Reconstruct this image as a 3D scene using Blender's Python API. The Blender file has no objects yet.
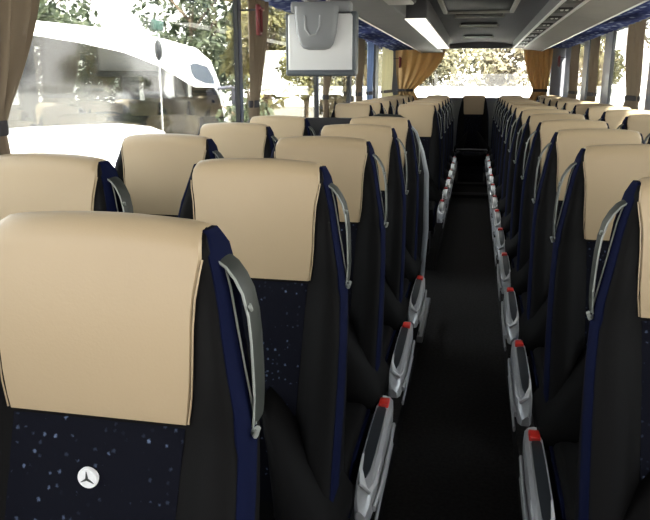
import bpy, math, random
from mathutils import Vector, Matrix
random.seed(7)
C = bpy.context.scene.collection
FL = 1.62            # camera height above the aisle floor
# ------------------------------------------------------------------ helpers
def interp(t, x):
    if x <= t[0][0]: return t[0][1]
    for (a, b), (c, d) in zip(t, t[1:]):
        if x <= c: return b + (d-b)*(x-a)/(c-a)
    return t[-1][1]
def sst(a, b, x):
    t = min(1, max(0, (x-a)/(b-a))); return t*t*(3-2*t)

class MB:
    def __init__(s): s.v = []; s.f = []
    def grid(s, rows, close=False):
        b = len(s.v); n = len(rows[0])
        for r in rows: s.v += [tuple(p) for p in r]
        for i in range(len(rows)-1):
            for j in range(n-1 if not close else n):
                k = (j+1) % n
                s.f.append((b+i*n+j, b+i*n+k, b+(i+1)*n+k, b+(i+1)*n+j))
        return b, n
    def loft(s, rings):          # closed rings, capped
        b, n = s.grid(rings, True)
        s.f.append(tuple(b+j for j in range(n))[::-1])
        m = len(rings)-1
        s.f.append(tuple(b+m*n+j for j in range(n)))
    def box(s, x0, x1, y0, y1, z0, z1, r=0.0):
        if r <= 0:
            b = len(s.v)
            s.v += [(x, y, z) for z in (z0, z1) for (x, y) in ((x0, y0), (x1, y0), (x1, y1), (x0, y1))]
            s.f += [(b+3, b+2, b+1, b), (b+4, b+5, b+6, b+7)] + [(b+i, b+(i+1) % 4, b+4+(i+1) % 4, b+4+i) for i in range(4)]
            return
        def ring(i, z):
            o = []
            for cx, cy, a0 in ((x1-r, y1-r, 0), (x0+r, y1-r, 90), (x0+r, y0+r, 180), (x1-r, y0+r, 270)):
                for a in (0, 30, 60, 90):
                    t = math.radians(a0+a); o.append((cx+(r-i)*math.cos(t), cy+(r-i)*math.sin(t), z))
            return o
        k = r*.3
        s.loft([ring(r*.8, z0), ring(k, z0+r*.25), ring(0, z0+r), ring(0, z1-r), ring(k, z1-r*.25), ring(r*.8, z1)])
    def tube(s, pts, rx, ry=None, n=8, up=(0, 0, 1)):
        ry = ry or rx; pts = [Vector(p) for p in pts]; rings = []
        for i, p in enumerate(pts):
            t = (pts[min(i+1, len(pts)-1)]-pts[max(i-1, 0)]).normalized()
            u = Vector(up); u = (u-t*u.dot(t))
            if u.length < 1e-4: u = Vector((1, 0, 0)); u = u-t*u.dot(t)
            u.normalize(); w = t.cross(u)
            kx = rx[i] if isinstance(rx, (list, tuple)) else rx
            ky = ry[i] if isinstance(ry, (list, tuple)) else ry
            rings.append([tuple(p+w*kx*math.cos(a*2*math.pi/n)+u*ky*math.sin(a*2*math.pi/n)) for a in range(n)])
        s.loft(rings)
    def prism(s, poly, axis, a, b):   # polygon in the other two axes, extruded on axis
        def P(q, t):
            return (t, q[0], q[1]) if axis == 0 else ((q[0], t, q[1]) if axis == 1 else (q[0], q[1], t))
        s.loft([[P(q, a) for q in poly], [P(q, b) for q in poly]])
    def disc(s, c, r, h, n=32):      # disc facing -Y
        s.loft([[(c[0]+k*r*math.cos(2*math.pi*i/n), c[1]+y, c[2]+k*r*math.sin(2*math.pi*i/n)) for i in range(n)] for k, y in ((1, 0), (1, -h*.6), (.93, -h))])
    def build(s, name, mat, parent=None, loc=None, smooth=True, angle=40):
        me = bpy.data.meshes.new(name); me.from_pydata(s.v, [], s.f)
        me.validate(); me.materials.append(mat)
        if smooth:
            for p in me.polygons: p.use_smooth = True
            try: me.set_sharp_from_angle(angle=math.radians(angle))
            except Exception: pass
        o = bpy.data.objects.new(name, me); C.objects.link(o)
        if parent is not None: o.parent = parent
        if loc: o.location = loc
        return o
def recalc(o):
    import bmesh
    bm = bmesh.new(); bm.from_mesh(o.data); bmesh.ops.recalc_face_normals(bm, faces=bm.faces); bm.to_mesh(o.data); bm.free()
    return o
def tag(o, label, cat, group=None, kind=None):
    o['label'] = label; o['category'] = cat
    if group: o['group'] = group
    if kind: o['kind'] = kind
    return o
def empty(name, loc=(0, 0, 0)):
    o = bpy.data.objects.new(name, None); o.location = loc; o.empty_display_size = .1; C.objects.link(o); return o
def struct(mb, name, mat, smooth=False):
    o = recalc(mb.build(name, mat, smooth=smooth)); o['kind'] = 'structure'; return o

# ------------------------------------------------------------------ materials
def srgb(r, g, b):
    return tuple(((c/255)/12.92 if c/255 <= .04045 else ((c/255+.055)/1.055)**2.4) for c in (r, g, b))+(1,)
def mat(name, col, rough=.6, metal=0, noise=None, bump=None, spec=.5, emit=None, sheen=0, trans=0):
    m = bpy.data.materials.new(name); m.use_nodes = True
    nt = m.node_tree; b = nt.nodes['Principled BSDF']
    b.inputs['Base Color'].default_value = col; b.inputs['Roughness'].default_value = rough
    b.inputs['Metallic'].default_value = metal; b.inputs['Specular IOR Level'].default_value = spec
    if sheen: b.inputs['Sheen Weight'].default_value = sheen
    tc = nt.nodes.new('ShaderNodeTexCoord')
    if noise:
        sc, amt = noise
        n = nt.nodes.new('ShaderNodeTexNoise'); n.inputs['Scale'].default_value = sc; n.inputs['Detail'].default_value = 4
        nt.links.new(tc.outputs['Object'], n.inputs['Vector'])
        r = nt.nodes.new('ShaderNodeValToRGB')
        r.color_ramp.elements[0].position = .3; r.color_ramp.elements[1].position = .7
        r.color_ramp.elements[0].color = tuple(c*(1-amt) for c in col[:3])+(1,)
        r.color_ramp.elements[1].color = tuple(min(1, c*(1+amt)) for c in col[:3])+(1,)
        nt.links.new(n.outputs['Fac'], r.inputs['Fac']); nt.links.new(r.outputs['Color'], b.inputs['Base Color'])
    if bump:
        sc, st = bump
        n = nt.nodes.new('ShaderNodeTexNoise'); n.inputs['Scale'].default_value = sc
        nt.links.new(tc.outputs['Object'], n.inputs['Vector'])
        bp = nt.nodes.new('ShaderNodeBump'); bp.inputs['Strength'].default_value = st; bp.inputs['Distance'].default_value = .002
        nt.links.new(n.outputs['Fac'], bp.inputs['Height']); nt.links.new(bp.outputs['Normal'], b.inputs['Normal'])
    if emit:
        b.inputs['Emission Color'].default_value = emit[0]; b.inputs['Emission Strength'].default_value = emit[1]
    return m
def star_fabric(name, base, dot, scale, thr):
    m = mat(name, base, .95, spec=.15); nt = m.node_tree; b = nt.nodes['Principled BSDF']; L = nt.links.new
    tc = nt.nodes.new('ShaderNodeTexCoord')
    v = nt.nodes.new('ShaderNodeTexVoronoi'); v.inputs['Scale'].default_value = scale; v.inputs['Randomness'].default_value = .9
    n = nt.nodes.new('ShaderNodeTexNoise'); n.inputs['Scale'].default_value = 260
    mp = nt.nodes.new('ShaderNodeMapping'); L(tc.outputs['Object'], mp.inputs['Vector'])
    mx = nt.nodes.new('ShaderNodeVectorMath'); mx.operation = 'MULTIPLY_ADD'
    mx.inputs[1].default_value = (.006,)*3; L(n.outputs['Color'], mx.inputs[0]); L(mp.outputs['Vector'], mx.inputs[2])
    L(tc.outputs['Object'], n.inputs['Vector']); L(mx.outputs['Vector'], v.inputs['Vector'])
    lt = nt.nodes.new('ShaderNodeMapRange'); lt.inputs['From Min'].default_value = thr; lt.inputs['From Max'].default_value = thr*.45
    L(v.outputs['Distance'], lt.inputs['Value'])
    sp = nt.nodes.new('ShaderNodeSeparateColor'); L(v.outputs['Color'], sp.inputs['Color'])
    pw = nt.nodes.new('ShaderNodeMath'); pw.operation = 'POWER'; pw.inputs[1].default_value = 1.6; L(sp.outputs['Red'], pw.inputs[0])
    mu = nt.nodes.new('ShaderNodeMath'); mu.operation = 'MULTIPLY'; L(lt.outputs['Result'], mu.inputs[0]); L(pw.outputs['Value'], mu.inputs[1])
    mi = nt.nodes.new('ShaderNodeMix'); mi.data_type = 'RGBA'
    L(mu.outputs['Value'], mi.inputs['Factor']); mi.inputs['A'].default_value = base; mi.inputs['B'].default_value = dot
    L(mi.outputs['Result'], b.inputs['Base Color'])
    return m
def glass(name, tint=(1, 1, 1, 1), refl=.06, rough=0.0):
    m = bpy.data.materials.new(name); m.use_nodes = True; nt = m.node_tree; nt.nodes.clear(); L = nt.links.new
    o = nt.nodes.new('ShaderNodeOutputMaterial'); t = nt.nodes.new('ShaderNodeBsdfTransparent'); g = nt.nodes.new('ShaderNodeBsdfGlossy')
    t.inputs['Color'].default_value = tint; g.inputs['Roughness'].default_value = rough
    fr = nt.nodes.new('ShaderNodeFresnel'); fr.inputs['IOR'].default_value = 1.45
    ad = nt.nodes.new('ShaderNodeMath'); ad.operation = 'MULTIPLY_ADD'; ad.inputs[1].default_value = .7; ad.inputs[2].default_value = refl-.03
    mx = nt.nodes.new('ShaderNodeMixShader'); L(fr.outputs['Fac'], ad.inputs[0]); L(ad.outputs['Value'], mx.inputs['Fac'])
    L(t.outputs[0], mx.inputs[1]); L(g.outputs[0], mx.inputs[2]); L(mx.outputs[0], o.inputs['Surface'])
    return m
def cloth(name, col, tr=.35):
    m = bpy.data.materials.new(name); m.use_nodes = True; nt = m.node_tree; b = nt.nodes['Principled BSDF']; L = nt.links.new
    b.inputs['Base Color'].default_value = col; b.inputs['Roughness'].default_value = .9; b.inputs['Specular IOR Level'].default_value = .2
    o = nt.nodes['Material Output']; t = nt.nodes.new('ShaderNodeBsdfTranslucent'); t.inputs['Color'].default_value = col
    mx = nt.nodes.new('ShaderNodeMixShader'); mx.inputs['Fac'].default_value = tr
    L(b.outputs[0], mx.inputs[1]); L(t.outputs[0], mx.inputs[2]); L(mx.outputs[0], o.inputs['Surface'])
    return m
def leafmat(name, c1, c2, c3):
    m = bpy.data.materials.new(name); m.use_nodes = True; nt = m.node_tree; b = nt.nodes['Principled BSDF']; L = nt.links.new
    g = nt.nodes.new('ShaderNodeNewGeometry'); r = nt.nodes.new('ShaderNodeValToRGB')
    e = r.color_ramp.elements; e[0].color = c1; e[1].color = c3; x = e.new(.5); x.color = c2
    L(g.outputs['Random Per Island'], r.inputs['Fac']); L(r.outputs['Color'], b.inputs['Base Color']); b.inputs['Roughness'].default_value = .7
    o = nt.nodes['Material Output']; t = nt.nodes.new('ShaderNodeBsdfTranslucent'); L(r.outputs['Color'], t.inputs['Color'])
    mx = nt.nodes.new('ShaderNodeMixShader'); mx.inputs['Fac'].default_value = .45
    L(b.outputs[0], mx.inputs[1]); L(t.outputs[0], mx.inputs[2]); L(mx.outputs[0], o.inputs['Surface'])
    return m

BEIGE = mat('beige_leather', srgb(173, 153, 123), .42, bump=(220, .12), spec=.4, noise=(3, .03))
BLACK = mat('black_leatherette', srgb(11, 10, 10), .7, bump=(300, .1), spec=.10)

STAR = star_fabric('star_fabric', srgb(9, 10, 20), srgb(95, 108, 134), 66, .25)
BLUE = mat('blue_velour', srgb(7, 13, 40), .9, bump=(500, .2), spec=.1)
GREYP = mat('grip_plastic', srgb(44, 47, 43), .5)
LIGHTP = mat('light_grip_edge', srgb(140, 144, 138), .4)
SILVER = mat('silver_trim', srgb(165, 165, 166), .3, metal=.15)
CHROME = mat('chrome', srgb(235, 235, 235), .2, metal=.3)
INSET = mat('dark_inset', srgb(36, 40, 44), .35)
RED = mat('red_buckle', srgb(205, 45, 35), .35)
DARKM = mat('dark_metal', srgb(40, 40, 43), .5, metal=.3)
BELT = mat('belt_webbing', srgb(16, 16, 17), .8)
WHITE = mat('badge_white', srgb(240, 240, 240), .35)
BADGEG = mat('badge_grey', srgb(95, 97, 95), .3, metal=.4)
FLOOR = mat('floor_carpet', srgb(60, 58, 57), .97, noise=(60, .25), spec=.1)
CEIL = mat('ceiling_lining', srgb(76, 76, 82), .9, spec=.15, noise=(8, .05))
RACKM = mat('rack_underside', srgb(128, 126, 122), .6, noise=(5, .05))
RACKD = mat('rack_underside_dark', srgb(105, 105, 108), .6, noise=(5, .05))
RAIL = mat('light_rail_grey', srgb(205, 205, 203), .35)
PELMET = star_fabric('blue_pelmet', srgb(35, 48, 100), srgb(165, 178, 210), 16, .5)
WALLM = mat('side_trim_grey', srgb(105, 107, 112), .7, noise=(12, .06))
POSTM = mat('window_post', srgb(78, 88, 112), .4)
RUBBER = mat('window_rubber', srgb(22, 24, 27), .5)
VENT = mat('vent_dark', srgb(20, 20, 22), .6)
GLASS = glass('window_glass', (.96, .98, .97, 1), .05)
HATCHG = mat('hatch_tinted_glass', srgb(22, 27, 27), .6, spec=.05)
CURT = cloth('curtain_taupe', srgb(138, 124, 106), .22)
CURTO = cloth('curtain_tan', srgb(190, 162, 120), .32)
CTIE = mat('curtain_tie', srgb(44, 42, 46), .8)
LAMP = mat('lamp_diffuser', srgb(205, 205, 200), .5, emit=(srgb(255, 250, 240), 1.0))
MONB = mat('monitor_back', srgb(206, 208, 210), .3)
MONG = mat('monitor_grey', srgb(128, 131, 136), .45)
MOND = mat('monitor_rim', srgb(74, 80, 86), .4)

# ------------------------------------------------------------------ seat (headrest top at z=H, faces -Y)
H = 1.30
WT = [(0, .166), (.02, .172), (.05, .181), (.1, .195), (.15, .203), (.2, .212), (.26, .223), (.32, .232), (.45, .241), (.6, .245), (.86, .25)]
BT = [(0, .162), (.02, .169), (.05, .168), (.08, .162), (.12, .158), (.2, .156), (.25, .153), (.29, .147), (.86, .135)]
TT = [(0, .075), (.05, .085), (.3, .075), (.86, .10)]
BO = [(0, .0), (.08, .006), (.2, .02), (.4, .035), (.6, .06), (.75, .085), (.86, .085)]
W = lambda d: interp(WT, d)
BE = lambda d: interp(BT, d)
def yc(d): return -.10*min(d, .3) - .36*max(0, d-.3) - .008*math.sin(min(1, d/.3)*math.pi)
def bol(x, d):
    w = W(d); r = .022
    b = interp(BO, d)*sst(BE(d)-.005, BE(d)+.045, abs(x))
    t = min(1, max(0, (abs(x)-(w-r))/r))
    return -b + r*(1-math.sqrt(max(0, 1-t*t)))
def zd(x, d):
    k = max(0, 1-d/.16)
    return (.009*(x/.16)**2 + .003*sst(.13, .175, abs(x)))*k
def path(d0, d1, dense=True):
    """(kind, d, angle) from front at d0 over the top to back at d1"""
    p = []
    ds = [x for x in (.86, .8, .74, .68, .6, .5, .42, .36, .3, .27, .23, .19, .15, .12, .09, .06, .04) if x < d0-1e-3]
    p += [('f', d0)] + [('f', x) for x in ds]
    if d1 is not None:
        p += [('a', a) for a in (12, 35, 60, 90, 120, 145, 168)]
        p += [('b', x) for x in reversed(ds) if x < d1-1e-3] + [('b', d1)]
    return p
def SP(q, x, off=0):
    k, v = q
    if k == 'f':
        d = v; return (x, yc(d)+bol(x, d)-off, H-d-zd(x, d))
    if k == 'b':
        d = v; return (x, yc(d)+interp(TT, d)-max(0, bol(x, d))*.8+off, H-d-zd(x, d))
    a = math.radians(v); R = .035; d = R*(1-math.sin(a)); t = interp(TT, .02)
    e = max(0, bol(x, .03))
    c = yc(.035)+t/2
    return (x, c-math.cos(a)*(t/2-e*.5+off)+(0), H-d+off*math.sin(a)-zd(x, d))
def dd(q):
    return q[1] if q[0] != 'a' else .035*(1-math.sin(math.radians(q[1])))
def seat_core():
    m = MB(); p = path(.86, .86); G = [-1, -.985, -.95, -.9, -.84, -.76, -.66, -.55, -.4, -.2, 0, .2, .4, .55, .66, .76, .84, .9, .95, .985, 1]
    rows = [[SP(q, g*W(dd(q))) for g in G] for q in p]
    b, n = m.grid(rows); N = len(rows)
    for side in (0, n-1):
        for i in range(N//2):
            j = N-1-i
            if i+1 < j-1 or i+1 <= j-1:
                f = (b+i*n+side, b+(i+1)*n+side, b+(j-1)*n+side, b+j*n+side)
                if len(set(f)) == 4: m.f.append(f)
    for g in range(n-1): m.f.append((b+g, b+g+1, b+(N-1)*n+g+1, b+(N-1)*n+g))
    return m
def patch(d0, d1, half, off, q_extra=None, ease=.010):
    m = MB(); p = path(d0, d1); G = [-1, -.97, -.9, -.78, -.6, -.4, -.2, 0, .2, .4, .6, .78, .9, .97, 1]
    rows = []
    def row(q, o): return [SP(q, g*half(dd(q))*1.0, o if abs(g) < .99 else -.006) for g in G]
    rows.append([SP(p[0], g*half(dd(p[0])), -.008) for g in G])
    for i, q in enumerate(p): rows.append(row(q, off*(1 if 0 < i < len(p)-1 else .75)))
    rows.append([SP(p[-1], g*half(dd(p[-1])), -.008) for g in G])
    m.grid(rows)
    return m
def band(s):
    m = MB(); rings = []
    for d in (.004, .012, .03, .06, .1, .15, .2, .26, .32, .4, .5, .6, .7, .78, .86):
        w = W(d); yf = yc(d)+bol(w, d); k = min(1, .35+d/.03*.65); t = interp(TT, d)*.75*min(1, .5+d/.06)
        z = H-d-zd(w, d)+(.004 if d < .03 else 0)
        a = .004*k; bx = interp([(0, .005), (.012, .009), (.03, .0135), (.1, .011), (.3, .008), (.86, .006)], d)
        rings.append([(s*(w-bx), yf-.010*k, z), (s*(w-.002), yf-.013*k, z), (s*(w+a), yf-.004, z), (s*(w+a), yf+t, z), (s*(w-.006), yf+t, z), (s*(w-bx), yf+.02, z)])
    m.loft(rings); return m
def cushion_parts(sm):
    m = MB(); rows = []
    prof = [(-.24, .26), (-.24, .40), (-.28, .425), (-.36, .43), (-.5, .435), (-.62, .44), (-.7, .435), (-.74, .415), (-.755, .38), (-.75, .30), (-.74, .26)]
    G = [-1, -.99, -.96, -.9, -.8, -.68, -.56, -.3, 0, .3, .56, .68, .8, .9, .96, .99, 1]
    for (y, z) in prof:
        r = []
        for g in G:
            up = .035*sst(.52, .75, abs(g))*(1 if z > .39 else .2); t = max(0, (abs(g)-.9)/.1)
            zz = z + up - (.04*(1-math.sqrt(max(0, 1-t*t))) if z > .3 else 0)
            r.append((g*.236, y, zz))
        rows.append(r)
    b, n = m.grid(rows)
    for side in (0, n-1): m.f.append(tuple(b+i*n+side for i in range(len(rows))))
    m.f.append(tuple(b+j for j in range(n))); m.f.append(tuple(b+(len(rows)-1)*n+j for j in range(n)))
    return m
def make_seat(label, side, console=True, handle=True, badge=False):
    """side +1: aisle is on the +X side, -1: on the -X side"""
    root = empty('coach_seat')
    tag(root, label, 'seat', 'coach seats in rows along the aisle')
    core = recalc(seat_core().build('backrest', BLACK, root, angle=60))
    hc = recalc(patch(.292, .13, BE, .006).build('headrest_cover', BEIGE, root, angle=60)); 
    for s in (-1, 1):   # sewn seams at the sides of the cover
        p = MB(); p.tube([SP(('f', d), s*BE(d), .004) for d in (.29, .25, .2, .15, .1, .06, .04)], .0014, n=6)
        recalc(p.build('seam', BEIGE, hc))
    m = MB(); G = [-1, -.97, -.8, -.5, -.2, 0, .2, .5, .8, .97, 1]; rows = []
    ds = [.298, .30, .34, .4, .48, .56, .64, .72, .8, .83]
    for i, d in enumerate(ds): rows.append([SP(('f', d), g*(BE(d)-.003), .003 if (abs(g) < .99 and 0 < i < len(ds)-1) else -.006) for g in G])
    m.grid(rows); fp = recalc(m.build('fabric_panel', STAR, root, angle=60))
    if badge:
        d = .300; c = SP(('f', .325), 0, .004)
        bm = MB(); bm.disc((-.004, yc(.378)-.002, H-.378), .0165, .007)
        bo = recalc(bm.build('badge', WHITE, root)); bo['label'] = 'round white badge with a grey three-pointed star'
        st = MB(); cx, cy, cz = -.004, yc(.378)-.0105, H-.378
        for a in (90, 210, 330):
            t = math.radians(a); u = (math.cos(t), math.sin(t)); w = (-u[1], u[0])
            q = [(cx+w[0]*.0022, cz+w[1]*.0022), (cx+u[0]*.0125, cz+u[1]*.0125), (cx-w[0]*.0022, cz-w[1]*.0022), (cx-u[0]*.001, cz-u[1]*.001)]
            st.prism(q, 1, cy, cy+.003)
        recalc(st.build('star', BADGEG, bo, smooth=False))
    for s in (-1, 1): recalc(band(s).build('side_band', BLUE, root, angle=50))
    recalc(cushion_parts(side).build('cushion', BLACK, root, angle=50))
    for s in (-1, 1):
        m = MB(); rows = []
        ax = [(.065, .545, .075, .60), (.10, .575, .095, .66), (.15, .63, .11, .73), (.20, .69, .12, .79), (.245, .75, .135, .84), (.278, .80, .20, .87), (.272, .86, .24, .88)]
        for i, (x1, d1, x0, d0) in enumerate(ax):
            r = []
            for j in range(9):
                t = j/8; x = x1+(x0-x1)*t; d = d1+(d0-d1)*t
                o = .052*math.sin(math.pi*t)**.5*(math.sin(math.pi*(i+.25)/6.5)**.4) if 0 < j < 8 else -.02
                dd_ = min(d, .86); r.append((s*x, yc(dd_)-.03-interp(BO, dd_)*.75-o, H-d))
            rows.append(r)
        b, n = m.grid(rows)
        bb, _ = m.grid([[(p[0], -.12, p[2]) for p in r] for r in rows])
        K = len(rows)
        for i in range(K-1):
            for j in (0, n-1): m.f.append((b+i*n+j, b+(i+1)*n+j, bb+(i+1)*n+j, bb+i*n+j))
        for j in range(n-1):
            for i in (0, K-1): m.f.append((b+i*n+j, b+i*n+j+1, bb+i*n+j+1, bb+i*n+j))
        recalc(m.build('lumbar_wing', BLACK, root, angle=60))
    m = MB(); rows = []
    for (y, z, o) in [(-.30, .424, -.004), (-.305, .432, .003), (-.4, .433, .003), (-.5, .437, .003), (-.6, .441, .003), (-.68, .439, .003), (-.685, .43, -.004)]:
        rows.append([(g*.12, y, z+(o if abs(g) < .99 else -.005)) for g in (-1, -.95, -.4, 0, .4, .95, 1)])
    m.grid(rows); recalc(m.build('cushion_panel', STAR, root))
    for s in (-1, 1):
        m = MB(); m.tube([(s*.238, y, .405+k) for y, k in ((-.25, .03), (-.35, .035), (-.5, .035), (-.64, .035), (-.71, .02), (-.745, -.02), (-.75, -.1))], .007, n=6)
        recalc(m.build('cushion_piping', BLUE, root))
    m = MB(); m.prism([(-.62, .17), (-.62, .27), (-.12, .27), (-.12, .17), (-.22, .14), (-.26, .02), (-.2, 0), (-.52, 0), (-.48, .02), (-.48, .14)], 0, -.19, .19)
    recalc(m.build('pedestal', DARKM, root))
    if handle:
        m = MB(); pts = []; bar = []
        for d, o in ((.046, -.004), (.055, .007), (.072, .016), (.095, .022), (.13, .025), (.17, .023), (.21, .018), (.25, .012), (.285, .005), (.30, .001)):
            pts.append((side*(W(d)+o+.004), yc(d)+.052, H-d-zd(W(d), d)))
        for d in (.05, .09, .15, .21, .26, .30): bar.append((side*(W(d)+.007), yc(d)+.035, H-d-zd(W(d), d)))
        m.tube(pts, .0028, .027, n=10, up=(0, 1, 0))
        g = recalc(m.build('grab_handle', GREYP, root, angle=50))
        m = MB(); m.tube([(x+side*.0005, y-.027, z) for x, y, z in pts], .0022, n=6); recalc(m.build('handle_rim', LIGHTP, g))
        m = MB(); m.tube(bar, .0018, n=6); recalc(m.build('handle_bar', LIGHTP, g))
        m = MB(); d = .12; m.tube([(side*(W(d)+.028), yc(d)+.04, H-d), (side*(W(d)+.034), yc(d)+.03, H-d-.004), (side*(W(d)+.035), yc(d)+.02, H-d+.004)], .003, n=7)
        recalc(m.build('coat_hook', LIGHTP, g)); m = MB()
        d = .305; m.tube([(side*(W(d)+.002), yc(d)+.03, H-d), (side*(W(d)+.012), yc(d)+.015, H-d-.002), (side*(W(d)+.018), yc(d)+.01, H-d+.014)], .0045, n=7)
        recalc(m.build('end_hook', LIGHTP, g))
    if console:
        s = side; m = MB(); rings = []
        for y, w, z, h in ((-.26, .010, .455, .03), (-.275, .021, .462, .05), (-.34, .026, .464, .06), (-.5, .027, .461, .075), (-.66, .027, .452, .08), (-.76, .026, .435, .075), (-.82, .021, .415, .06), (-.85, .012, .395, .035)):
            cx = .288
            rings.append([(s*(cx-w), y, z-.008), (s*(cx-w+.006), y, z), (s*(cx+w-.010), y, z-.004), (s*(cx+w), y, z-.016), (s*(cx+w+.002), y, z-h), (s*(cx-w), y, z-h)])
        m.loft(rings); cn = recalc(m.build('side_console', SILVER, root, angle=35))
        m = MB(); rings = []
        for y, w, z in ((-.365, .010, .4655), (-.38, .0145, .465), (-.5, .016, .463), (-.64, .0155, .456), (-.72, .012, .4465), (-.75, .005, .441)):
            cx = .283; rings.append([(s*(cx-w), y, z), (s*(cx+w), y, z-.0025), (s*(cx+w), y, z-.012), (s*(cx-w), y, z-.012)])
        m.loft(rings); recalc(m.build('inset_panel', INSET, cn, angle=30))
        m = MB(); m.tube([(s*.266, -.66, .455), (s*.270, -.73, .449), (s*.284, -.785, .436), (s*.304, -.80, .424), (s*.314, -.76, .425), (s*.3155, -.64, .435)], [.003, .005, .011, .009, .005, .002], [.003, .004, .007, .006, .004, .002], n=8)
        recalc(m.build('chrome_end', CHROME, cn)) 
        m = MB(); m.box(s*.286-.0165, s*.286+.0165, -.364, -.312, .455, .474, .005); bk = recalc(m.build('belt_buckle', RED, cn)); bk['label'] = 'red belt buckle button'
        m = MB(); m.tube([(s*.322, -.36, .40), (s*.325, -.5, .392), (s*.325, -.68, .385), (s*.318, -.80, .375)], .006, .010, n=8)
        recalc(m.build('upper_rail', SILVER, cn)); m = MB(); m.tube([(s*.318, -.36, .33), (s*.318, -.78, .31)], .005, .012, n=8)
        recalc(m.build('lower_rail', SILVER, cn))
        m = MB(); m.tube([(s*.10, -.225, .475), (s*.18, -.262, .478), (s*.24, -.30, .472), (s*.27, -.318, .468)], .004, .018, n=8, up=(0, .3, 1))
        recalc(m.build('belt_strap', BELT, root))
    return root
def copy_tree(o, parent=None):
    c = o.copy(); C.objects.link(c)
    if parent is not None: c.parent = parent
    for ch in list(o.children): copy_tree(ch, c)
    return c
CAR = ['nearest', 'second', 'third', 'fourth', 'fifth', 'sixth', 'seventh', 'eighth', 'ninth', 'tenth', 'eleventh', 'twelfth', 'thirteenth']
POD = .12
Zs = FL-.190-H
XA, XB, XC, XD = -1.128, -.53, .51, 1.09
def place(proto, first, x, y, label, group):
    o = proto if first else copy_tree(proto)
    o.location = (x, y, Zs); o['label'] = label; o['group'] = group
    return o
rows_f = [.90, 1.68, 2.46, 3.24, 4.02]
rows_r = [6.65+.78*i for i in range(6)]
rowsC = [1.55+.78*i for i in range(13)]
s0 = make_seat('beige-topped seat at lower left of the photo, with round white star badge', +1, badge=True)
s0.location = (XB, .90, Zs); s0['group'] = 'seats left of the aisle'
pB = make_seat('x', +1)
k = 0
for i, y in enumerate(rows_f[1:]):
    place(pB, k == 0, XB, y, 'seat left of the aisle before the door gap, %s behind the badged one' % ['directly', 'second', 'third', 'fourth'][i], 'seats left of the aisle'); k += 1
for i, y in enumerate(rows_r):
    place(pB, False, XB, y, 'small far aisle seat on the left beyond the door gap, %s after the gap' % CAR[i].replace('nearest', 'first'), 'seats left of the aisle')
pA = make_seat('x', +1, console=False); k = 0
for i, y in enumerate(rows_f[1:]):
    place(pA, k == 0, XA, y, 'cream-topped seat beside the left windows before the door gap, %s' % ['nearest, cut by the photo edge', 'second from the camera', 'third from the camera', 'fourth, below the monitor'][i], 'seats by the left windows'); k += 1
for i, y in enumerate(rows_r):
    place(pA, False, XA, y, 'distant cream-topped seat by the left windows, %s beyond the door gap' % CAR[i].replace('nearest', 'first'), 'seats by the left windows')
pC = make_seat('x', -1)
for i, y in enumerate(rowsC):
    lab = 'aisle seat right of the aisle, %s from the camera in that row' % CAR[i]
    if i == 0: lab = 'nearest seat right of the aisle, cut off by the photo edge'
    if i == 12: lab = 'farthest aisle seat on the right, just before the rear bench'
    place(pC, i == 0, XC, y, lab, 'seats right of the aisle')
pD = make_seat('x', -1, console=False)
for i, y in enumerate(rowsC[3:]):
    lab = 'pale-topped seat beside the right windows, %s one seen from the camera' % CAR[i]
    if i == 0: lab = 'nearest pale-topped seat beside the right windows, cut by the photo edge'
    if i == 9: lab = 'farthest pale-topped seat beside the right windows, before the rear bench'
    place(pD, i == 0, XD, y, lab, 'seats by the right windows')
pE = make_seat('x', +1, console=False, handle=False)
for i, (x, lab) in enumerate(((-.015, 'middle seat of the rear row, facing straight down the aisle'), (-.585, 'rear row seat directly left of the middle rear seat'), (-1.155, 'rear row seat in the left corner below the tan curtain'), (.555, 'rear row seat directly right of the middle rear seat'), (1.125, 'rear row seat in the right corner below the tan curtain'))):
    place(pE, i == 0, x, 11.62, lab, 'seats of the rear row')

# ------------------------------------------------------------------ shell
YF, YR = -1.5, 12.55
XL, XR = -1.44, 1.42
def zz(Z): return Z+FL
m = MB(); m.box(XL-.05, XR+.05, YF, YR, -.08, 0); struct(m, 'floor', FLOOR)
m = MB(); m.box(XL, -.27, YF, 4.42, 0, Zs); struct(m, 'floor_podium_left', FLOOR)
m = MB(); m.box(XL, -.27, 6.1, YR-.1, 0, Zs); struct(m, 'floor_podium_rear_left', FLOOR)
m = MB(); m.box(.25, XR, YF, YR-.1, 0, Zs); struct(m, 'floor_podium_right', FLOOR)
m = MB(); m.prism([(10.3, 0), (YR-.1, 0), (YR-.1, Zs), (11.0, Zs), (11.0, .07), (10.3, .07)], 0, -.27, .25); struct(m, 'floor_step', FLOOR)
m = MB(); m.box(-.265, .245, 10.285, 10.305, .045, .078, .004); m.box(-.265, .245, 10.985, 11.005, Zs-.02, Zs+.006, .004); struct(m, 'trim_1', mat('step_edge', srgb(110, 110, 112), .4, metal=.4))
m = MB(); m.box(-.27, -.235, 3.95, 4.75, .12, .16, .006); struct(m, 'trim_2', SILVER)
SILL, HEAD = zz(-.36), zz(.545)
m = MB(); m.box(XL-.06, XL, YF, YR, 0, SILL); m.box(XL-.06, XL, YF, YR, HEAD, zz(.95)); struct(m, 'wall_left', WALLM)
m = MB(); m.box(XR, XR+.06, YF, YR, 0, SILL); m.box(XR, XR+.06, YF, YR, HEAD, zz(.95)); struct(m, 'wall_right', WALLM)
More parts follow.
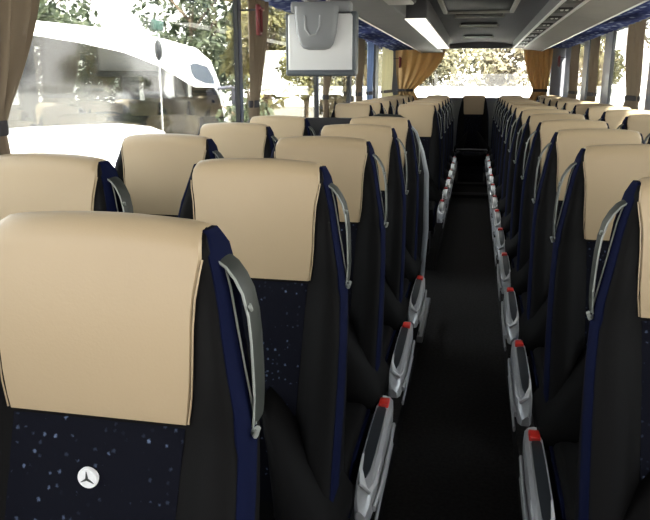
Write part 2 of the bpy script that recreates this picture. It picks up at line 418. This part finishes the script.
# rear wall with the wide window opening
RZ0, RZ1 = zz(-.24), zz(.56)
m = MB(); m.box(XL, XR, YR-.1, YR, 0, RZ0); m.box(XL, XR, YR-.1, YR, RZ1, zz(.95)); m.box(XL, -1.22, YR-.1, YR, RZ0, RZ1); m.box(1.20, XR, YR-.1, YR, RZ0, RZ1)
struct(m, 'wall_back', WALLM)
m = MB(); m.box(-1.22, 1.20, YR-.055, YR-.045, RZ0, RZ1); struct(m, 'window_1', GLASS)
m = MB(); m.box(XL, XR, YF-.06, YF, 0, zz(-.12)); m.box(XL, XR, YF-.06, YF, zz(.32), zz(.95)); struct(m, 'wall_front_light_mask', WALLM)  # unseen front closure, added with a narrow opening to limit light on seat fronts
# ceiling: central arch between the racks
def arch(x): return zz(.66)-.05*(x/.6)**2
m = MB(); xs = [-.57+.057*i for i in range(21)]
m.prism([(x, arch(x)) for x in xs]+[(x, zz(.95)) for x in reversed(xs)], 1, YF, YR-.1)
struct(m, 'ceiling', CEIL, True)
m = MB(); m.box(XL-.06, XR+.06, YF, YR, zz(.95), zz(1.0)); struct(m, 'ceiling_roof', WALLM)
# luggage racks
def rack(name, poly, y0, y1, mt, label):
    m = MB(); m.prism(poly, 1, y0, y1); o = recalc(m.build(name, mt, smooth=False)); 
    b = o.modifiers.new('b', 'BEVEL'); b.width = .012; b.segments = 2; b.limit_method = 'ANGLE'
    return tag(o, label, 'luggage rack')
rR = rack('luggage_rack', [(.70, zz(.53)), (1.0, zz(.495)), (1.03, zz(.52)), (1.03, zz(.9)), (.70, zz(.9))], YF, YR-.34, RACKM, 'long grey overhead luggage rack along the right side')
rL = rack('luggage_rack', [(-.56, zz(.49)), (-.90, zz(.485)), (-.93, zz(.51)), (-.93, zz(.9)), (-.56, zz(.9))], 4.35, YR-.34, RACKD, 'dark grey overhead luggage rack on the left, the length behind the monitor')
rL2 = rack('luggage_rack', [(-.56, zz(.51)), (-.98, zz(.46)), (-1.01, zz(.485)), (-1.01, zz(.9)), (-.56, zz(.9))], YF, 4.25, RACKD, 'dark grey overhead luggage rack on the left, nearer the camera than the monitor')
for r, x, z, y0, y1 in ((rR, 1.002, zz(.492), YF, YR-.34), (rL, -.902, zz(.482), 4.35, YR-.34), (rL2, -.982, zz(.457), YF, 4.25)):
    m = MB(); m.tube([(x, y0+.01, z), (x, y1-.01, z)], .006, n=6); recalc(m.build('edge_trim', RAIL, r))
DARKR = mat('service_rail_grey', srgb(88, 88, 92), .6)
# right service rail with dark outlets
m = MB(); m.prism([(.53, zz(.53)), (.69, zz(.53)), (.69, zz(.58)), (.615, zz(.64)), (.525, zz(.645))], 1, YF, 11.6)
sr = tag(recalc(m.build('service_rail', DARKR, smooth=False)), 'light edged service rail with a line of dark outlets on the right rack', 'rail')
for x in (.535, .685):
    m = MB(); m.box(x-.008, x+.008, YF, 11.6, zz(.516), zz(.532)); recalc(m.build('rail_edge', RAIL, sr, smooth=False))
for i in range(9):
    y = 4.9+i*.70
    m = MB(); m.box(.558, .662, y, y+.34, zz(.520), zz(.536), .008); v = recalc(m.build('outlet', VENT, sr))
    for j in range(2):
        n = MB(); n.box(.58+j*.035, .602+j*.035, y+.05, y+.10, zz(.514), zz(.524), .006); recalc(n.build('nozzle', RAIL, v))
LHOUS = mat('lamp_housing', srgb(70, 70, 74), .7)
# left lamps
def lamp(y0, y1, mt, label):
    t = empty('ceiling_lamp', (-.49, (y0+y1)/2, zz(.48))); tag(t, label, 'lamp')
    h = (y1-y0)/2
    m = MB(); m.box(-.095, .095, -h, h, .008, .16, .012); recalc(m.build('housing', LHOUS, t))
    m = MB(); m.box(-.082, .082, -h+.02, h-.02, .0, .016, .006); recalc(m.build('diffuser', mt, t))
lamp(5.75, 10.7, LAMP, 'long lit white lamp panel under the left rack edge')
lamp(3.2, 4.72, mat('unlit_panel', srgb(150, 150, 152), .35), 'unlit pale grey lamp panel at the top edge, left of the roof hatch')
# window pelmets (blue patterned panels above the windows)
for nm, a, b, y0, y1, lab in (('pelmet', 1.035, XR-.01, YF, YR-.34, 'blue patterned panel above the right windows'), ('pelmet', XL+.01, -1.015, YF, 4.25, 'blue patterned panel above the left windows, near the camera'), ('pelmet', XL+.01, -.935, 4.35, YR-.34, 'blue patterned panel above the left windows, behind the monitor')):
    m = MB(); n = max(2, int((y1-y0)/.13)); rows = []
    for i in range(n+1):
        y = y0+(y1-y0)*i/n; w = .018*(i % 2)
        rows.append([(a, y, zz(.52)+w*.5), ((a+b)/2, y, zz(.54)+w), (b, y, zz(.535)+w*.5), (b, y, zz(.60)), (a, y, zz(.60))])
    m.loft(rows); o = tag(recalc(m.build(nm, PELMET, smooth=False)), lab, 'pelmet')
# roof hatch and slots
t = empty('roof_hatch', (-.01, 6.2, zz(.63))); tag(t, 'dark tinted roof hatch with a pale frame in the ceiling', 'hatch')
m = MB()
for x0, x1, y0, y1 in ((-.31, -.27, -.75, .55), (.27, .31, -.75, .55), (-.31, .31, .50, .55), (-.31, .31, -.75, -.70)): m.box(x0, x1, y0, y1, -.03, .04, .01)
recalc(m.build('frame', RACKM, t))
m = MB(); m.box(-.275, .275, -.71, .51, -.012, .02, .01); recalc(m.build('pane', HATCHG, t))
for i, (y, w) in enumerate(((7.3, .22), (8.5, .20), (10.6, .19))):
    t = empty('ceiling_slot', (0, y, zz(.645))); tag(t, 'dark ceiling slot behind the roof hatch, ' + ['nearest to the hatch', 'the middle one of three', 'farthest, before the rear window'][i], 'vent')
    m = MB(); m.box(-w, w, -.10, .10, -.012, .01, .008); recalc(m.build('slot', VENT, t))
    m = MB(); m.box(-w-.02, w+.02, .10, .13, -.022, .01, .006); recalc(m.build('lip', RACKM, t))
# posts and side windows
n_tr, n_w = 3, 2
postsL = [(-.4, .10), (1.70, .06), (4.27, .05), (6.50, .05), (8.25, .12), (9.10, .12), (10.4, .3), (12.3, .2)]
postsR = [(-.4, .10), (1.9, .12), (4.3, .14), (6.25, .25), (8.3, .45), (9.95, .42), (11.5, .9)]
for (ps, X, s) in ((postsL, XL, 1), (postsR, XR, -1)):
    for (y, w) in ps:
        m = MB(); a, b = sorted((X-s*.02, X+s*.012)); m.box(a, b, y, min(y+w, YR-.11), SILL-.01, HEAD+.01)
        struct(m, 'trim_%d' % n_tr, POSTM); n_tr += 1
        m = MB(); a, b = sorted((X-s*.02, X+s*.008)); m.box(a, b, y-.012, y+.002, SILL, HEAD); struct(m, 'trim_%d' % n_tr, RUBBER); n_tr += 1
    for (y, w), (y2, w2) in zip(ps, ps[1:]):
        m = MB(); a, b = sorted((X-s*.010, X-s*.016)); m.box(a, b, y+w, y2-.012, SILL, HEAD); struct(m, 'window_%d' % n_w, GLASS); n_w += 1
# sill ledges
m = MB(); m.box(XL, XL+.035, YF, YR-.12, SILL-.03, SILL+.005); struct(m, 'trim_%d' % n_tr, WALLM); n_tr += 1
m = MB(); m.box(XR-.03, XR, YF, YR-.12, SILL-.03, SILL+.005); struct(m, 'trim_%d' % n_tr, WALLM); n_tr += 1

# curtains: gathered cloth with a tie band
def curtain(X, s, y0, wt, ytie, wtie, label, mt=CURT, ztop=.515, ztie=-.13, zbot=-.33, axis=1, folds=5, group='tied window curtains'):
    t = empty('curtain', (X, y0, zz(ztie)) if axis == 1 else (y0, X, zz(ztie))); tag(t, label, 'curtain', group)
    m = MB(); rows = []
    N = 41; K = 26
    for i in range(K+1):
        u = i/K; Z = ztop+(zbot-ztop)*u
        if Z > ztie:
            k = (ztop-Z)/(ztop-ztie); e = k**1.7
            a = 0*(1-e)+(ytie-y0)*e; w = wt*(1-e)+wtie*e; dep = .020*(1-e)+.016*e
        else:
            k = (ztie-Z)/(ztie-zbot); a = (ytie-y0)-.02*k; w = wtie*(1+.5*k); dep = .016
        rows.append([(a+w*j/(N-1), dep*math.sin(j/(N-1)*folds*2*math.pi)+.004*math.sin(j*1.7+i*.3), Z-ztie) for j in range(N)])
    back = [[(p[0], p[1]+.003, p[2]) for p in r] for r in rows]
    def tr(r): return [((s*p[1], p[0], p[2]) if axis == 1 else (p[0], s*p[1], p[2])) for p in r]
    rings = [tr(r)+tr(b)[::-1] for r, b in zip(rows, back)]
    m.loft(rings); recalc(m.build('cloth', mt, t, angle=80))
    m = MB(); c = (ytie-y0)+wtie/2; rx = wtie/2+.006
    def ring(z, k=1): return [tr([(c+rx*k*math.cos(2*math.pi*q/20), (.028)*k*math.sin(2*math.pi*q/20), z)])[0] for q in range(20)]
    m.loft([ring(-.022), ring(-.012, 1.05), ring(.012, 1.05), ring(.022)]); recalc(m.build('tie_band', CTIE, t))
    return t
curtain(XL+.055, 1, 1.76, .44, 1.80, .10, 'grey-brown curtain tied back at the left photo edge', zbot=-.30, folds=4)
curtain(XL+.055, 1, 4.33, .42, 4.34, .12, 'taupe curtain tied at the second left window post, beside the red hammer')
curtain(XL+.055, 1, 6.57, .5, 6.58, .14, 'taupe curtain partly hidden below the hanging monitor', folds=4)
curtain(XL+.06, 1, 8.40, .62, 8.40, .35, 'brown curtain just right of the monitor on the left side', folds=4)
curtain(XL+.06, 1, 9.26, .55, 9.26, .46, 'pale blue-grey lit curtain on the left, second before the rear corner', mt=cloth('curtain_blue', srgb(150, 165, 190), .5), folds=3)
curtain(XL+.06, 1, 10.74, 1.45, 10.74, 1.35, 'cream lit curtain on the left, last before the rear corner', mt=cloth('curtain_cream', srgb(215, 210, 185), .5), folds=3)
curtain(XR-.055, -1, 6.55, .75, 6.53, .55, 'taupe and white curtain tied at the nearest visible right window post', folds=3)
curtain(XR-.055, -1, 8.80, .70, 8.80, .62, 'brown curtain on the right, second from the camera', folds=3)
curtain(XR-.055, -1, 10.42, .95, 10.42, .85, 'brown curtain on the right, farthest before the rear corner', folds=3)
curtain(YR-.20, 1, -1.36, .84, -1.30, .26, 'tan backlit curtain gathered at the left of the rear window', mt=CURTO, axis=0, ztie=-.12, zbot=-.3, ztop=.56, folds=5, group='rear window curtains')
# mirrored one on the right of the rear window
t = curtain(YR-.20, 1, -1.36, .46, -1.31, .22, 'tan backlit curtain gathered at the right of the rear window', mt=CURTO, axis=0, ztie=-.12, zbot=-.3, ztop=.56, folds=5, group='rear window curtains')
for ch in t.children:
    me = ch.data
    for v in me.vertices: v.co.x = -v.co.x
    me.flip_normals()
t.location.x = 1.20
# emergency hammers
def hammer(x, y, z, s, label):
    t = empty('emergency_hammer', (x, y, z)); tag(t, label, 'hammer', 'red emergency hammers')
    m = MB(); m.box(-.012, .012, -.03, .03, -.09, .09, .008); recalc(m.build('holder', RED2, t))
    m = MB(); m.tube([(s*.018, 0, -.07), (s*.018, 0, .07)], .008, n=8); m.tube([(s*.018, -.03, .065), (s*.018, .03, .065)], .009, n=8); recalc(m.build('handle', RED2, t))
    m = MB(); xw = (XL if s > 0 else XR)-x; m.box(min(0, xw), max(0, xw), .0, .01, .055, .065); recalc(m.build('bracket', DARKM, t))
RED2 = mat('hammer_red', srgb(105, 22, 26), .5)
hammer(XL+.13, 4.30, zz(.37), 1, 'dark red emergency hammer beside the second left window post')
hammer(XL+.16, 12.30, zz(.34), 1, 'red emergency hammer in the left rear corner')
hammer(XR-.12, 12.28, zz(.34), -1, 'red emergency hammer in the right rear corner')

MONR = mat('monitor_ridge', srgb(150, 153, 158), .45)
# monitor hanging from left rack
t = empty('hanging_monitor', (-.865, 4.0, zz(.21))); tag(t, 'pale grey screen hanging from the left rack, seen from its back', 'monitor')
m = MB(); m.box(-.19, .19, 0, .07, -.155, .165, .018); recalc(m.build('screen_housing', MONB, t))
m = MB(); m.box(-.20, .205, -.012, .08, -.172, -.138, .014); m.box(.17, .205, .004, .085, -.16, .175, .012); m.box(-.20, -.185, .006, .078, -.16, .17, .006); recalc(m.build('rim', MOND, t))
m = MB(); rings = []
for z, w, y in ((.20, .125, -.035), (.14, .122, -.045), (.06, .112, -.045), (.0, .095, -.035), (-.022, .078, -.022), (-.03, .05, -.005)):
    rings.append([(-.018+w*a, y+b, z) for a, b in ((-1, .04), (-.96, .008), (-.8, -.002), (-.3, -.008), (.3, -.008), (.8, -.002), (.96, .008), (1, .04))])
m.loft(rings); hg = recalc(m.build('hinge_cover', MONG, t, angle=60))
m = MB(); m.tube([(-.075, -.056, .15), (-.07, -.057, .08), (-.045, -.056, .045), (-.01, -.057, .05), (.01, -.058, .09), (.012, -.056, .15)], .006, n=8); recalc(m.build('moulded_ridge', MONR, hg))
m = MB(); m.box(-.17, .17, 0, .09, .17, .228, .012); recalc(m.build('mounting_bracket', MONG, t))
m = MB(); m.box(-.165, .165, .068, .075, -.12, .14); recalc(m.build('screen', HATCHG, t, smooth=False))

# partition panel at the door gap, behind the fifth row
t = empty('partition_panel', (-.845, 4.36, Zs)); tag(t, 'grey partition edge beside the door gap on the left of the aisle', 'partition')
m = MB(); P = [(-.54, 0), (.50, 0), (.555, .25), (.575, .6), (.57, .95), (.545, 1.07), (.50, 1.20), (.44, 1.26), (.30, 1.28), (-.54, 1.28)]
m.prism(P, 1, -.02, .02); recalc(m.build('panel', DARKM, t, smooth=False))
m = MB(); m.tube([(.44, 0, 1.265), (.50, 0, 1.20), (.54, 0, 1.08), (.568, 0, .95), (.575, 0, .6), (.56, 0, .28), (.535, 0, .12)], [.006, .010, .016, .020, .024, .022, .016], .022, n=10, up=(0, 1, 0))
recalc(m.build('edge_moulding', mat('partition_grey', srgb(150, 153, 158), .5), t))
m = MB(); m.tube([(.20, 0, 1.275), (.27, -.005, 1.30), (.40, -.005, 1.295), (.45, 0, 1.262)], .008, n=8); recalc(m.build('top_rail', GREYP, t))
# rail before the rear seat
t = empty('grab_rail', (-.01, 10.80, Zs)); tag(t, 'thin chrome rail across the aisle end before the rear seat', 'rail')
m = MB(); m.tube([(-.235, 0, .50), (-.228, 0, .525), (.218, 0, .525), (.225, 0, .50)], .010, n=8); recalc(m.build('bar', SILVER, t))
for x in (-.235, .225):
    m = MB(); m.tube([(x, 0, -.0), (x, 0, .51)], .010, n=8); recalc(m.build('post', DARKM, t))

# ------------------------------------------------------------------ outside
GZ = -1.35
ASPH = mat('parking_ground', srgb(90, 85, 74), .9, noise=(.6, .15))
m = MB(); m.box(-60, 60, -40, 90, GZ-.1, GZ); o = m.build('ground', ASPH, smooth=False); o['kind'] = 'structure'
PAINT = mat('white_paint', srgb(238, 238, 238), .25)
CGL = glass('coach_tinted_glass', srgb(120, 116, 132), .20, .08)
CGD = mat('coach_dark_trim', srgb(70, 70, 78), .3)
# parked white coach, side facing us at X=-7
t = empty('parked_coach', (-7, 13, GZ)); tag(t, 'large white coach parked outside the left windows, facing right', 'coach')
def L(Y, Z): return (Y-13, Z+FL-GZ)     # local (y,z)
def LY(pts): return [L(*p) for p in pts]
m = MB()
body = [(4, -2.6), (19.2, -2.6), (19.75, -2.0), (19.75, -1.7), (15.95, -1.7), (15.35, -1.1), (14.6, -.93), (13.2, -.79), (10.4, -.69), (4, -.6)]
m.prism(LY(body), 0, -2.5, 0)
recalc(m.build('lower_body', PAINT, t, smooth=False))
m = MB()
# roof as a shell: outline strip above the glass, thick in x
roof = [(4, .92), (10.7, .98), (13, 1.02), (15.5, .98), (17.5, .86), (18.5, .58), (19.1, .0), (19.45, -.5), (19.75, -1.2), (19.8, -1.7), (19.55, -1.7), (19.45, -.95), (19.15, -.45), (18.75, -.12), (17.3, -.10), (16.6, .06), (15.3, .36), (13.6, .60), (12, .70), (10.7, .74), (4, .74)]
m.prism(LY(roof), 0, -2.5, 0)
rf = recalc(m.build('roof', PAINT, t, smooth=False))
m = MB(); g = [(4, .735), (10.7, .735), (12, .695), (13.6, .595), (15.3, .355), (16.6, .055), (17.3, -1.7), (15.98, -1.7), (15.37, -1.09), (14.6, -.92), (13.2, -.78), (10.4, -.68), (4, -.59)]
m.prism(LY(g), 0, -.035, -.015); recalc(m.build('side_glass', CGL, t, smooth=False))
m = MB(); g = [(16.65, .04), (17.3, -.11), (18.75, -.13), (19.15, -.46), (19.43, -.95), (19.53, -1.7), (17.35, -1.7)]
m.prism(LY(g), 0, -.035, -.015); recalc(m.build('door_glass', CGL, t, smooth=False))
m = MB(); m.prism(LY([(16.9, .42), (17.35, .50), (18.2, .42), (18.6, .18), (18.72, -.02), (18.0, .0), (17.3, .12)]), 0, -.02, .012); recalc(m.build('front_quarter_glass', mat('quarter_glass', srgb(70, 78, 90), .2), t, smooth=False))
for y in (12.6, 8.5, 16.75):
    m = MB(); m.prism(LY([(y, .74-max(0, y-12)*.15), (y+.28, .74-max(0, y-12)*.15), (y+.42, -.72), (y+.12, -.72)]), 0, -.06, -.035); recalc(m.build('window_pillar', CGD, t, smooth=False))
m = MB(); m.box(-2.4, -2.3, -9, 6, 2.2, 3.7); recalc(m.build('far_side_panel', mat('coach_inner', srgb(190, 190, 200), .5), t, smooth=False))
m = MB(); m.tube([(.0, 5.9, 2.82), (.25, 6.25, 2.86), (.35, 6.6, 2.80)], .05, n=8); mr = recalc(m.build('mirror_arm', CGD, t))
m = MB(); m.box(.2, .5, 6.45, 6.65, 2.35, 2.8, .05); recalc(m.build('mirror', CGD, mr))
for y in (8.6, 10.2, 11.6, 13.4, 15.0):
    m = MB(); a, b = L(y, -.75); m.prism([(a, 1.6), (a+.5, 1.6), (a+.42, 2.7), (a+.15, 2.72)], 0, -1.1, -.3); recalc(m.build('passenger_seat', CGD, t, smooth=False))
for y in (6.5, 17.0):
    m = MB(); m.prism([(y-13+.5*math.cos(a*math.pi/12), .5+.5*math.sin(a*math.pi/12)) for a in range(24)], 0, -.3, .02); recalc(m.build('wheel', VENT, t))
# small sign post outside
t = empty('street_sign', (-4.0, 8.72, GZ)); tag(t, 'small dark green sign and bulb on a thin post outside', 'sign')
m = MB(); m.tube([(0, 0, 0), (0, 0, 3.35)], .007, n=6); recalc(m.build('post', RAIL, t))
m = MB(); m.box(-.02, .02, -.13, .16, 3.62, 3.74, .01); m.tube([(0, 0, 3.34), (0, 0, 3.63)], .008, n=6); recalc(m.build('sign_board', mat('sign_green', srgb(40, 70, 60), .5), t))
m = MB(); m.loft([[(.05*k*math.cos(a*math.pi/6), .05*k*math.sin(a*math.pi/6), z) for a in range(12)] for z, k in ((3.25, .3), (3.3, .9), (3.38, 1), (3.46, .9), (3.5, .4))]); recalc(m.build('bulb', VENT, t))

# trees
BARK = mat('bark', srgb(95, 80, 62), .9, noise=(6, .3))
LF = {'olive': leafmat('leaf_olive', srgb(54, 53, 34), srgb(81, 76, 53), srgb(110, 102, 76)),
      'green': leafmat('leaf_green', srgb(42, 53, 37), srgb(67, 78, 54), srgb(96, 102, 76)),
      'yellow': leafmat('leaf_yellow', srgb(84, 82, 46), srgb(113, 109, 65), srgb(141, 135, 92)),
      'brown': leafmat('leaf_brown', srgb(71, 62, 48), srgb(99, 90, 70), srgb(124, 117, 93))}
def tree(x, y, h, r, kind, label, n=3000, zlow=.25, leaf=.16, group='trees outside the windows', name='tree'):
    t = empty(name, (x, y, GZ)); tag(t, label, name, group)
    m = MB(); rnd = random.Random(int(abs(x)*131+abs(y)*17))
    m.tube([(0, 0, 0), (.05, .03, h*.3), (-.05, .02, h*.55), (0, 0, h*.8)], [.16*h/6, .13*h/6, .09*h/6, .03], n=8)
    for i in range(7):
        a = rnd.random()*6.28; z = h*(.3+.07*i)
        m.tube([(0, 0, z), (r*.35*math.cos(a), r*.35*math.sin(a), z+h*.12), (r*.7*math.cos(a), r*.7*math.sin(a), z+h*.2)], [.06, .04, .015], n=5)
    recalc(m.build('trunk', BARK, t))
    m = MB(); cl = []
    for i in range(38):
        while 1:
            p = Vector((rnd.uniform(-1, 1), rnd.uniform(-1, 1), rnd.uniform(-1, 1)))
            if p.length < 1: break
        cl.append((Vector((p.x*r*.85, p.y*r*.85, h*(zlow+(1-zlow)*(p.z*.5+.5)))), rnd.uniform(.25, .5)*r*.8))
    for i in range(n):
        c, cr = cl[i % len(cl)]
        d = Vector((rnd.gauss(0, 1), rnd.gauss(0, 1), rnd.gauss(0, 1))); d.normalize()
        p = c+d*cr*rnd.uniform(.6, 1.05)
        u = Vector((rnd.gauss(0, 1), rnd.gauss(0, 1), rnd.gauss(0, 1))).normalized(); w = u.orthogonal().normalized()
        s = leaf*rnd.uniform(.6, 1.3); b = len(m.v)
        m.v += [tuple(p-u*s), tuple(p+w*s*.5), tuple(p+u*s), tuple(p-w*s*.5)]; m.f.append((b, b+1, b+2, b+3))
    m.build('foliage', LF[kind], t, smooth=False)
TR = [(-16, 16, 4.7, 1.9, 'brown', 'low brownish tree behind the white coach roof, left'),
      (-15, 23, 6.6, 2.4, 'green', 'green tree behind the front of the white coach'),
      (-11.2, 27.5, 7.4, 2.3, 'green', 'green tree right of the sign, behind the coach front'),
      (-6.6, 22.2, 7.5, 1.5, 'yellow', 'tall yellow-green tree between the coach and the window post'),
      (-7.6, 32, 9, 2.4, 'yellow', 'yellow tree seen between curtain and hanging monitor'),
      (-4.4, 26.5, 5.4, 1.9, 'olive', 'olive tree seen just below the hanging monitor'),
      (-5.8, 39, 7, 2.3, 'olive', 'olive tree behind the left end of the rear window'),
      (-1.8, 33, 6.3, 2.3, 'olive', 'olive bushy tree in the left half of the rear window'),
      (1.3, 39, 5.2, 1.6, 'brown', 'thin brown tree at the middle of the rear window'),
      (4.0, 33, 5.6, 2.0, 'yellow', 'yellow-green tree in the right half of the rear window'),
      (8.8, 31, 8, 2.2, 'olive', 'olive tree seen past the right rear corner'),
      (9.5, 23.5, 6.4, 1.9, 'green', 'green tree seen through the nearest right window'),
      (14.5, 26, 8, 2.4, 'olive', 'tall olive tree farther behind the right windows')]
for a in TR: tree(*a[:5], a[5])
for x, y, h, r, lab in ((-5.6, 17.4, 3.1, 1.0, 'low olive shrub outside, under the monitor'), (6.2, 14.2, 2.2, .9, 'dark shrub outside the right windows')):
    tree(x, y, h, r, 'green', lab, 1500, .05, .10, 'shrubs outside the windows', 'shrub')
# white wall behind the rear window
m = MB(); m.box(-3.3, 4.2, 19.8, 20.1, GZ, zz(-.15)); m.box(-3.3, 4.2, 19.75, 20.15, zz(-.15), zz(-.09))
tag(recalc(m.build('boundary_wall', mat('wall_white', srgb(240, 238, 232), .8), smooth=False)), 'low white wall seen across the bottom of the rear window', 'wall')
# vehicles far out
def van(x, y, rz, s, col, label, name='parked_van'):
    t = empty(name, (x, y, GZ)); t.rotation_euler.z = rz; t.scale = (s, s, s); tag(t, label, 'van', 'vans parked outside')
    m = MB(); m.prism([(-2.4, .35), (2.3, .35), (2.45, .9), (1.9, 1.25), (1.2, 2.0), (-2.35, 2.05), (-2.45, 1.8)], 1, -.95, .95); b = recalc(m.build('body', col, t, smooth=False))
    bv = b.modifiers.new('b', 'BEVEL'); bv.width = .08; bv.segments = 2
    for s_ in (-1, 1):
        m = MB()
        for x0, x1, x2 in ((.55, 1.65, 1.2), (-.6, .4, .4), (-2.0, -.75, -.75)): m.prism([(x0, 1.2), (x1, 1.2), (x2, 1.82), (x0, 1.82)], 1, s_*.955-.01, s_*.955+.01)
        recalc(m.build('side_glass', CGD, t, smooth=False))
    m = MB(); m.box(-2.475, -2.44, -.75, .75, 1.2, 1.75); recalc(m.build('rear_glass', CGD, t, smooth=False))
    for x_ in (-1.5, 1.5):
        for s_ in (-1, 1):
            m = MB(); m.prism([(x_+.33*math.cos(a*math.pi/10), .33+.33*math.sin(a*math.pi/10)) for a in range(20)], 1, s_*.9-.1, s_*.9+.1); recalc(m.build('wheel', VENT, t))
van(.9, 30.0, math.pi/2, 1.25, PAINT, 'distant white van in the middle of the rear window')
van(7.2, 18.2, math.pi/2+.1, 1.1, mat('pale_teal_paint', srgb(120, 165, 165), .3), 'pale turquoise-white van outside the nearest right window')
van(-3.0, 17.0, math.pi/2, .85, PAINT, 'white van outside, seen below the right side of the hanging monitor')

# ------------------------------------------------------------------ light
w = bpy.data.worlds.new('World'); bpy.context.scene.world = w; w.use_nodes = True
nt = w.node_tree; bg = nt.nodes['Background']; bg.inputs['Strength'].default_value = 6.5
tc = nt.nodes.new('ShaderNodeTexCoord'); sp = nt.nodes.new('ShaderNodeSeparateXYZ'); rp = nt.nodes.new('ShaderNodeValToRGB')
nt.links.new(tc.outputs['Generated'], sp.inputs[0]); nt.links.new(sp.outputs['Z'], rp.inputs['Fac']); nt.links.new(rp.outputs['Color'], bg.inputs['Color'])
e = rp.color_ramp.elements; e[0].position = 0; e[0].color = (1, .95, .88, 1); e[1].position = .7; e[1].color = (.82, .90, 1, 1)
sun = bpy.data.lights.new('sun', 'SUN'); sun.energy = 60; sun.angle = math.radians(3); sun.color = (1, .95, .86)
so = bpy.data.objects.new('sun', sun); C.objects.link(so)
so.rotation_euler = Vector((-.62, .42, -1.15)).to_track_quat('-Z', 'Y').to_euler()

# ------------------------------------------------------------------ camera
f, vx, vy = 700.0, 476.0, 83.0
th = math.atan((260-vy)/f); ps = math.atan((vx-325)/math.hypot(f, 260-vy))
cam = bpy.data.cameras.new('camera'); co = bpy.data.objects.new('camera', cam); C.objects.link(co)
cam.sensor_fit = 'HORIZONTAL'; cam.sensor_width = 36; cam.lens = 36*f/650; cam.clip_start = .02
co.location = (0, 0, FL); co.rotation_euler = (math.pi/2-th, 0, ps)
sc = bpy.context.scene; sc.camera = co
sc.view_settings.view_transform = 'Standard'; sc.view_settings.look = 'None'; sc.view_settings.gamma = 1; sc.view_settings.use_curve_mapping = False
sc.view_settings.exposure = .3
sc.cycles.use_denoising = True; sc.cycles.max_bounces = 10; sc.cycles.transparent_max_bounces = 16; sc.cycles.sample_clamp_indirect = 8
